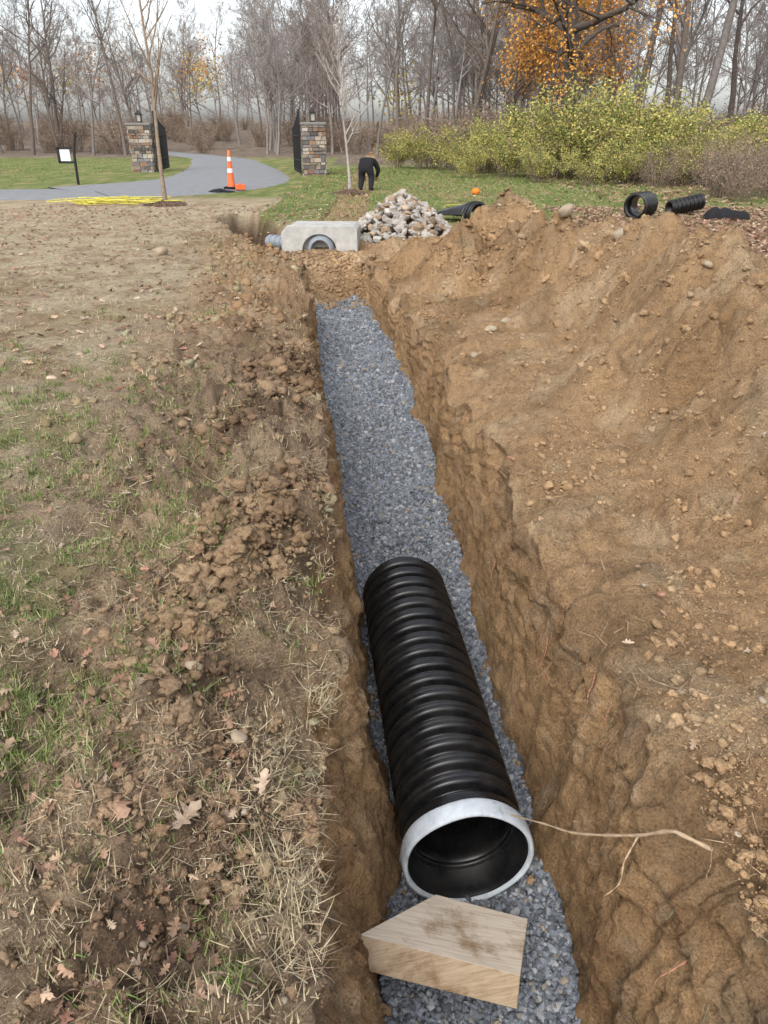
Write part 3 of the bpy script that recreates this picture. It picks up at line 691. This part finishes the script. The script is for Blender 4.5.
def crumple(name,x,y,sx,sy,h,mat,seed):
    n=48; V=[];F=[]
    for i in range(n):
        for j in range(n):
            u_,v_=i/(n-1)*2-1,j/(n-1)*2-1; a_=math.atan2(v_,u_); rr=max(abs(u_),abs(v_)); k_=rr*(1+.18*math.sin(a_*3+seed)+.08*math.sin(a_*7))
            px,py=math.cos(a_)*k_*sx,math.sin(a_)*k_*sy
            nz=float(fbm(px+seed,py,1.8,3,seed)); V.append((px+.06*nz,py,h*max(0,1-rr*rr)**.6*(.75+.7*nz)+.02*float(fbm(px,py,9,2,seed))+.01))
    for i in range(n-1):
        for j in range(n-1): o=i*n+j; F.append((o,o+n,o+n+1,o+1))
    ob=mk(name,V,F,mat,None,True); ob.location=(x,y,float(H(x,y))+.01); return ob
crumple('black_filter_fabric',7.25,17.3,.45,.35,.38,M_cloth,3)
crumple('black_filter_fabric',-5.0,25.2,.4,.25,.10,M_cloth,8)
# ---------------------------------------------------------------- concrete basin
cb=empty('concrete_catch_basin',(-1.05,12.95,-.35),(0,0,-.06))
def extr(name,outl,depth,y0,mat,parent,bev=.01):
    bm=bmesh.new(); vs=[bm.verts.new((x,y0,z)) for x,z in outl]; f=bm.faces.new(vs)
    r_=bmesh.ops.extrude_face_region(bm,geom=[f]); bmesh.ops.translate(bm,verts=[v for v in r_['geom'] if isinstance(v,bmesh.types.BMVert)],vec=(0,depth,0)); bmesh.ops.recalc_face_normals(bm,faces=bm.faces)
    me=bpy.data.meshes.new(name); bm.to_mesh(me); bm.free(); me.materials.append(mat); ob=addme(name,me,parent)
    if bev: md=ob.modifiers.new('b','BEVEL'); md.width=bev; md.segments=2
    return ob
arch=[(.28*math.cos(a_),.30+.25*math.sin(a_)) for a_ in np.linspace(math.pi,0,15)]
outl=[(-.62,-.1),(-.62,.56),(-.52,.68),(.56,.68),(.62,.62),(.62,-.1),(.28,-.1)]+arch[::-1]+[(-.28,-.1)]
extr('front_wall',outl,.12,0,M_conc,cb)
extr('box_body',[(-.60,-.1),(-.60,.56),(-.50,.665),(.54,.665),(.60,.61),(.60,-.1)],.75,.125,M_conc,cb)
g=revolve('grey_pipe_stub',[(0,.15),(0,.19),(.1,.19),(.1,.215),(.16,.215),(.16,.19),(.2,.19)],M_grey,cb,48); g.location=(.02,-.07,.32)
gp=shortpipe('grey_corrugated_pipe',(-1.95,13.5,.02),(-1.6,13.3,.02),.42,.12,M_grey)
def rockpile(cx,cy,R_,h,n):
    P=[];S=[];C=[]
    for _ in range(n):
        a_=random.uniform(0,6.28); r_=R_*math.sqrt(random.random())*1.02; x=cx+r_*math.cos(a_)*1.05; y=cy+r_*math.sin(a_)
        s_=random.uniform(.045,.10); z=float(H(x,y))+h*max(0,1-(r_/R_)**1.3)+random.uniform(-.06,.03)
        P.append((x,y,max(z,float(H(x,y))+.02)));S.append((s_*random.uniform(.8,1.5),s_,s_*random.uniform(.5,.9))); v=random.uniform(.7,1.25); C.append((.36*v,.33*v,.29*v) if random.random()<.75 else (.34*v,.25*v,.17*v))
    n=len(P); V,F,Cc=variants([angular(60+i) for i in range(8)],F1,np.array(P),eul(rng.uniform(0,6.3,n),rng.uniform(-.8,.8,n),rng.uniform(-.8,.8,n)),np.array(S),np.array(C))
    mk('rock_pile',V,F,M_rock,Cc)
rockpile(.32,14.3,.92,.74,640)
# ---------------------------------------------------------------- board
A_=[Vector(v) for v in[(.200,1.955,-.935),(.555,1.91,-1.015),(.475,1.635,-.93),(-.085,1.675,-.765)]]
nrm=(A_[1]-A_[0]).cross(A_[3]-A_[0]).normalized()
if nrm.z<0: nrm=-nrm
bm=bmesh.new(); top=[bm.verts.new(v) for v in A_]; bot=[bm.verts.new(v-nrm*.075+(Vector((0,-.05,0)) if i>1 else Vector((0,0,0)))) for i,v in enumerate(A_)]
fs=[bm.faces.new(top),bm.faces.new(bot[::-1])]
for i in range(4):
    f=bm.faces.new([top[i],bot[i],bot[(i+1)%4],top[(i+1)%4]]); f.material_index=1
bmesh.ops.recalc_face_normals(bm,faces=bm.faces)
me=bpy.data.meshes.new('wooden_board'); bm.to_mesh(me); bm.free()
def woodmat(name,cols,sc,rot):
    M,nt,b=newmat(name)
    tc=nt.nodes.new('ShaderNodeTexCoord'); mp=nt.nodes.new('ShaderNodeMapping'); mp.inputs['Rotation'].default_value=(0,0,rot); mp.inputs['Scale'].default_value=sc
    nt.links.new(tc.outputs['Object'],mp.inputs['Vector']); n=nt.nodes.new('ShaderNodeTexNoise'); n.inputs['Scale'].default_value=1.6; n.inputs['Detail'].default_value=7; nt.links.new(mp.outputs[0],n.inputs['Vector'])
    r=ramp(nt,n.outputs['Fac'],list(zip((.3,.5,.7),cols))); n2=noise(nt,6,7,.7); r2=ramp(nt,n2.outputs['Fac'],[(.34,(.52,.42,.31)),(.5,(1,1,1))])
    nt.links.new(mul(nt,r.outputs[0],r2.outputs[0]),b.inputs['Base Color']); b.inputs['Roughness'].default_value=.85; bump(nt,b,[(n.outputs['Fac'],.3,.003)]); return M
me.materials.append(woodmat('weathered_wood',[(.50,.41,.31),(.62,.53,.42),(.69,.61,.50)],(4,70,10),.05)); me.materials.append(woodmat('sawn_wood_edge',[(.30,.215,.13),(.42,.31,.20),(.50,.39,.27)],(5,20,120),.05))
ob=addme('wooden_board',me); md=ob.modifiers.new('b','BEVEL'); md.width=.003; md.segments=2
# ---------------------------------------------------------------- roots
M_root=mat_attr('root_bark',.9,.3,40,.3,.002,.1)
def root(name,pts,r0,col=(.42,.31,.2)):
    P=cr(np.array(pts,float),6); V=[];F=[];C=[]; n=len(P); tube(V,F,C,list(P),[r0*(1-.6*i/n)+.0012*math.sin(i*1.7) for i in range(n)],7,col)
    return V,F,C
V,F,C=root('root',[(.90,1.44,-.06),(.82,1.50,-.06),(.76,1.59,-.18),(.68,1.71,-.32),(.62,1.79,-.40),(.57,1.89,-.48),(.47,2.04,-.60)],.0065)
V2,F2_,C2=root('root',[(.76,1.59,-.18),(.72,1.56,-.25),(.70,1.52,-.30),(.66,1.52,-.36)],.003)
o=len(V); mk('root',V+V2,F+[tuple(i+o for i in f) for f in F2_],M_root,np.array(C+C2),True)
parts=[]
def addroot(pts,r0,c):
    V,F,C=root('',pts,r0,c); parts.append((np.array(V),np.array(F),np.array(C)))
for _ in range(80):
    sd=random.random()<.35; y=math.exp(random.uniform(math.log(1.1),math.log(6))); z=-random.uniform(.03,.75)
    x=(float(lipRs(y)) if not sd else float(lipLs(y)))+(.02 if not sd else -.02); sg=-1 if not sd else 1
    p=np.array([x,y,z]); L=random.uniform(.05,.22); pts=[p]
    dd=np.array([sg*.4,random.gauss(0,.6),random.gauss(-.5,.5)])
    for i in range(4): dd=dd+np.array([random.gauss(0,.2),random.gauss(0,.3),random.gauss(-.2,.3)]); p=p+dd/np.linalg.norm(dd)*L/4; pts.append(p)
    addroot(pts,random.uniform(.0012,.003),(random.choice([.3,.42,.2]),.2,.13))
for _ in range(55):
    sd=random.random()<.6; y=math.exp(random.uniform(math.log(1.0),math.log(7))); x=float(lipLs(y))-random.uniform(.1,.9) if sd else float(lipRs(y))+random.uniform(.1,.6)
    a_=random.uniform(0,6.28); L=random.uniform(.08,.25); pts=[]
    for i in range(5):
        q=(x+math.cos(a_)*L*i/4,y+math.sin(a_)*L*i/4); a_+=random.gauss(0,.3)
        if not(q[0]<float(lipLs(q[1]))-.05 or q[0]>float(lipRs(q[1]))+.05): break
        pts.append((q[0],q[1],float(H(*q))+.006+.015*math.sin(i*math.pi/4)))
    if len(pts)>=4: addroot(pts,random.uniform(.0015,.004),(.28,.20,.14))
V,F,C=cat(parts); mk('small_roots_and_twigs',V,F,M_root,C,True)
# ---------------------------------------------------------------- small props
tcn=empty('traffic_cone',(-4.85,26.2,.06))
revolve('cone_body',[(0,.14),(.05,.12),(.9,.055),(1.08,.045),(1.09,.0)],M_orange,tcn,32).rotation_euler=(math.pi/2,0,0)
for z0 in(.45,.78):
    r_=lambda z:.12-(z-.05)*.0765+.003
    revolve('reflective_band',[(z0,r_(z0)),(z0+.12,r_(z0+.12))],M_refl,tcn,32).rotation_euler=(math.pi/2,0,0)
boxes('rubber_base',[(0,0,.02,.42,.42,.05)],M_cloth,tcn,.01)
boxes('case_body',[(0,0,.08,.3,.2,.15),(0,0,.17,.14,.04,.03)],M_orange,empty('orange_tool_case',(-4.5,25.8,.03),(0,0,.3)),.02)
sp=empty('sign_post',(-10.7,28.9,0))
V=[];F=[];C=[];tube(V,F,C,[(0,0,0),(.02,0,.9),(.14,0,1.55),(.2,0,1.64)],[.05,.045,.04,.03],8,(0,0,0)); mk('post',V,F,M_iron,None,True,parent=sp)
boxes('sign_panel',[(-.28,-.03,.93,.34,.03,.36)],M_refl,sp,.005); boxes('sign_frame',[(-.28,0,1.16,.5,.04,.08),(-.28,0,.71,.5,.04,.07),(-.52,0,.93,.08,.04,.5)],M_iron,sp)
ub=empty('utility_box',(-19.2,38.5,0)); boxes('cabinet',[(0,0,.55,1.1,.9,1.1),(0,0,.05,1.3,1.1,.1)],M_util,ub,.03); boxes('lid',[(0,-.02,1.14,1.18,.98,.07)],M_util,ub,.02)
def pumpkin(x,y,r_):
    e=empty('pumpkin',(x,y,float(H(x,y))+r_*.7)); V=I3.copy(); a_=np.arctan2(V[:,1],V[:,0]); k_=1-.08*np.abs(np.sin(a_*5)); V[:,:2]*=k_[:,None]; V[:,2]*=.78; mk('body',V*r_,F3,M_pump,None,True,parent=e)
    V=[];F=[];C=[];tube(V,F,C,[(0,0,r_*.6),(0,0,r_*.9),(.03,0,r_*1.1)],[.03,.02,.02],6,(0,0,0)); mk('stem',V,F,M_util,None,True,parent=e)
pumpkin(2.7,24.2,.13)
rp=[]
for i in range(60):
    a_=i*.9+random.gauss(0,.5); rr=.2+.5*random.random(); px,py=-7.0+rr*2.0*math.cos(a_)+.6*math.sin(i*.5),20.9+rr*1.1*math.sin(a_); rp.append((px,py,float(H(px,py))+.02+.14*random.random()))
V=[];F=[];C=[]; P=cr(np.array(rp),4); tube(V,F,C,list(P),[.011]*len(P),6,(0,0,0)); mk('yellow_rope',V,F,M_yel,None,True)
# ---------------------------------------------------------------- person bending over
def person(x,y,rot):
    e=empty('person',(x,y,float(H(x,y))-.0),(0,0,rot)); e.scale=(.97,.97,.93)
    J={'pel':(0,0,.78,.20),'sp':(0,.13,.92,.20),'ch':(0,.30,.93,.20),'nk':(0,.43,.82,.10),'hd':(0,.50,.73,.10),'hd2':(0,.57,.65,.075)}
    E=[('pel','sp'),('sp','ch'),('ch','nk'),('nk','hd'),('hd','hd2')]
    for s_,n_ in((-1,'l'),(1,'r')):
        J.update({n_+'sh':(s_*.22,.34,.86,.10),n_+'el':(s_*.32,.42,.62,.078),n_+'wr':(s_*.22,.54,.42,.05),n_+'pm':(s_*.19,.57,.35,.036),
          n_+'hp':(s_*.12,.0,.68,.145),n_+'kn':(s_*.17,.10,.42,.115),n_+'an':(s_*.17,-.02,.10,.085),n_+'hl':(s_*.17,-.05,.05,.055),n_+'to':(s_*.19,.17,.04,.045)})
        E+=[('ch',n_+'sh'),(n_+'sh',n_+'el'),(n_+'el',n_+'wr'),(n_+'wr',n_+'pm'),('pel',n_+'hp'),(n_+'hp',n_+'kn'),(n_+'kn',n_+'an'),(n_+'an',n_+'hl'),(n_+'hl',n_+'to')]
        for f_ in range(4):
            a=n_+'f%d'%f_; J[a]=(s_*(.16+.022*f_),.59,.29-.008*(f_%2),.010); J[a+'t']=(s_*(.16+.02*f_),.58,.245,.008); E+=[(n_+'pm',a),(a,a+'t')]
        J[n_+'th']=(s_*.14,.58,.33,.011); E.append((n_+'pm',n_+'th'))
    names=list(J); me=bpy.data.meshes.new('body'); me.from_pydata([J[k_][:3] for k_ in names],[(names.index(a),names.index(b_)) for a,b_ in E],[])
    ob=bpy.data.objects.new('body',me); scene.collection.objects.link(ob)
    md=ob.modifiers.new('skin','SKIN'); 
    for i,k_ in enumerate(names):
        sv=me.skin_vertices[0].data[i]; sv.radius=(J[k_][3],)*2; sv.use_root=(k_=='pel')
    md=ob.modifiers.new('sub','SUBSURF'); md.levels=2; md.render_levels=2
    dg=bpy.context.evaluated_depsgraph_get(); m2=bpy.data.meshes.new_from_object(ob.evaluated_get(dg)); bpy.data.objects.remove(ob)
    m2.materials.clear()
    for m_ in(M_cloth,M_jean,M_skin): m2.materials.append(m_)
    for p in m2.polygons:
        c=p.center; p.use_smooth=True
        p.material_index=1 if (c.z<.66 and c.y<.3) else (2 if ((c.z<.40 and c.y>.5) or (c.y>.57 and c.z>.55 and abs(c.x)<.15)) else 0)
    addme('body',m2,e)
    V=lump(I3,.08,1.5,2)*np.array([.13,.135,.13])+np.array([0,.48,.77]); mk('knit_cap',V,F3,M_cloth,None,True,parent=e)
person(-.57,26.0,-.25)
# ---------------------------------------------------------------- light, sky, camera
w=bpy.data.worlds.new('World'); scene.world=w; w.use_nodes=True; nt=w.node_tree
sk=nt.nodes.new('ShaderNodeTexSky'); sk.sky_type='NISHITA'; sk.sun_disc=False; sk.sun_elevation=math.radians(48); sk.sun_rotation=math.radians(200); sk.dust_density=3; sk.air_density=1
hs=nt.nodes.new('ShaderNodeHueSaturation'); hs.inputs['Saturation'].default_value=.33; hs.inputs['Value'].default_value=2.1
nt.links.new(sk.outputs[0],hs.inputs['Color']); bg=nt.nodes['Background']; nt.links.new(hs.outputs[0],bg.inputs[0]); bg.inputs[1].default_value=.15
sl=bpy.data.lights.new('sun','SUN'); sl.energy=.8; sl.angle=math.radians(35); sl.color=(1,.97,.92)
so=bpy.data.objects.new('sun',sl); scene.collection.objects.link(so)
el,az=math.radians(48),math.radians(200)
dv=Vector((math.sin(az)*math.cos(el),math.cos(az)*math.cos(el),math.sin(el))); so.rotation_euler=dv.to_track_quat('Z','Y').to_euler()
cam=bpy.data.cameras.new('camera'); cam.sensor_fit='VERTICAL'; cam.sensor_height=36; cam.lens=26.68; cam.clip_end=1000; cam.clip_start=.05
co=bpy.data.objects.new('camera',cam); scene.collection.objects.link(co); co.location=(0,0,1.7); co.rotation_euler=(math.radians(90-26.7),0,0); scene.camera=co
scene.view_settings.view_transform='Standard'; scene.view_settings.look='None'; scene.view_settings.exposure=0
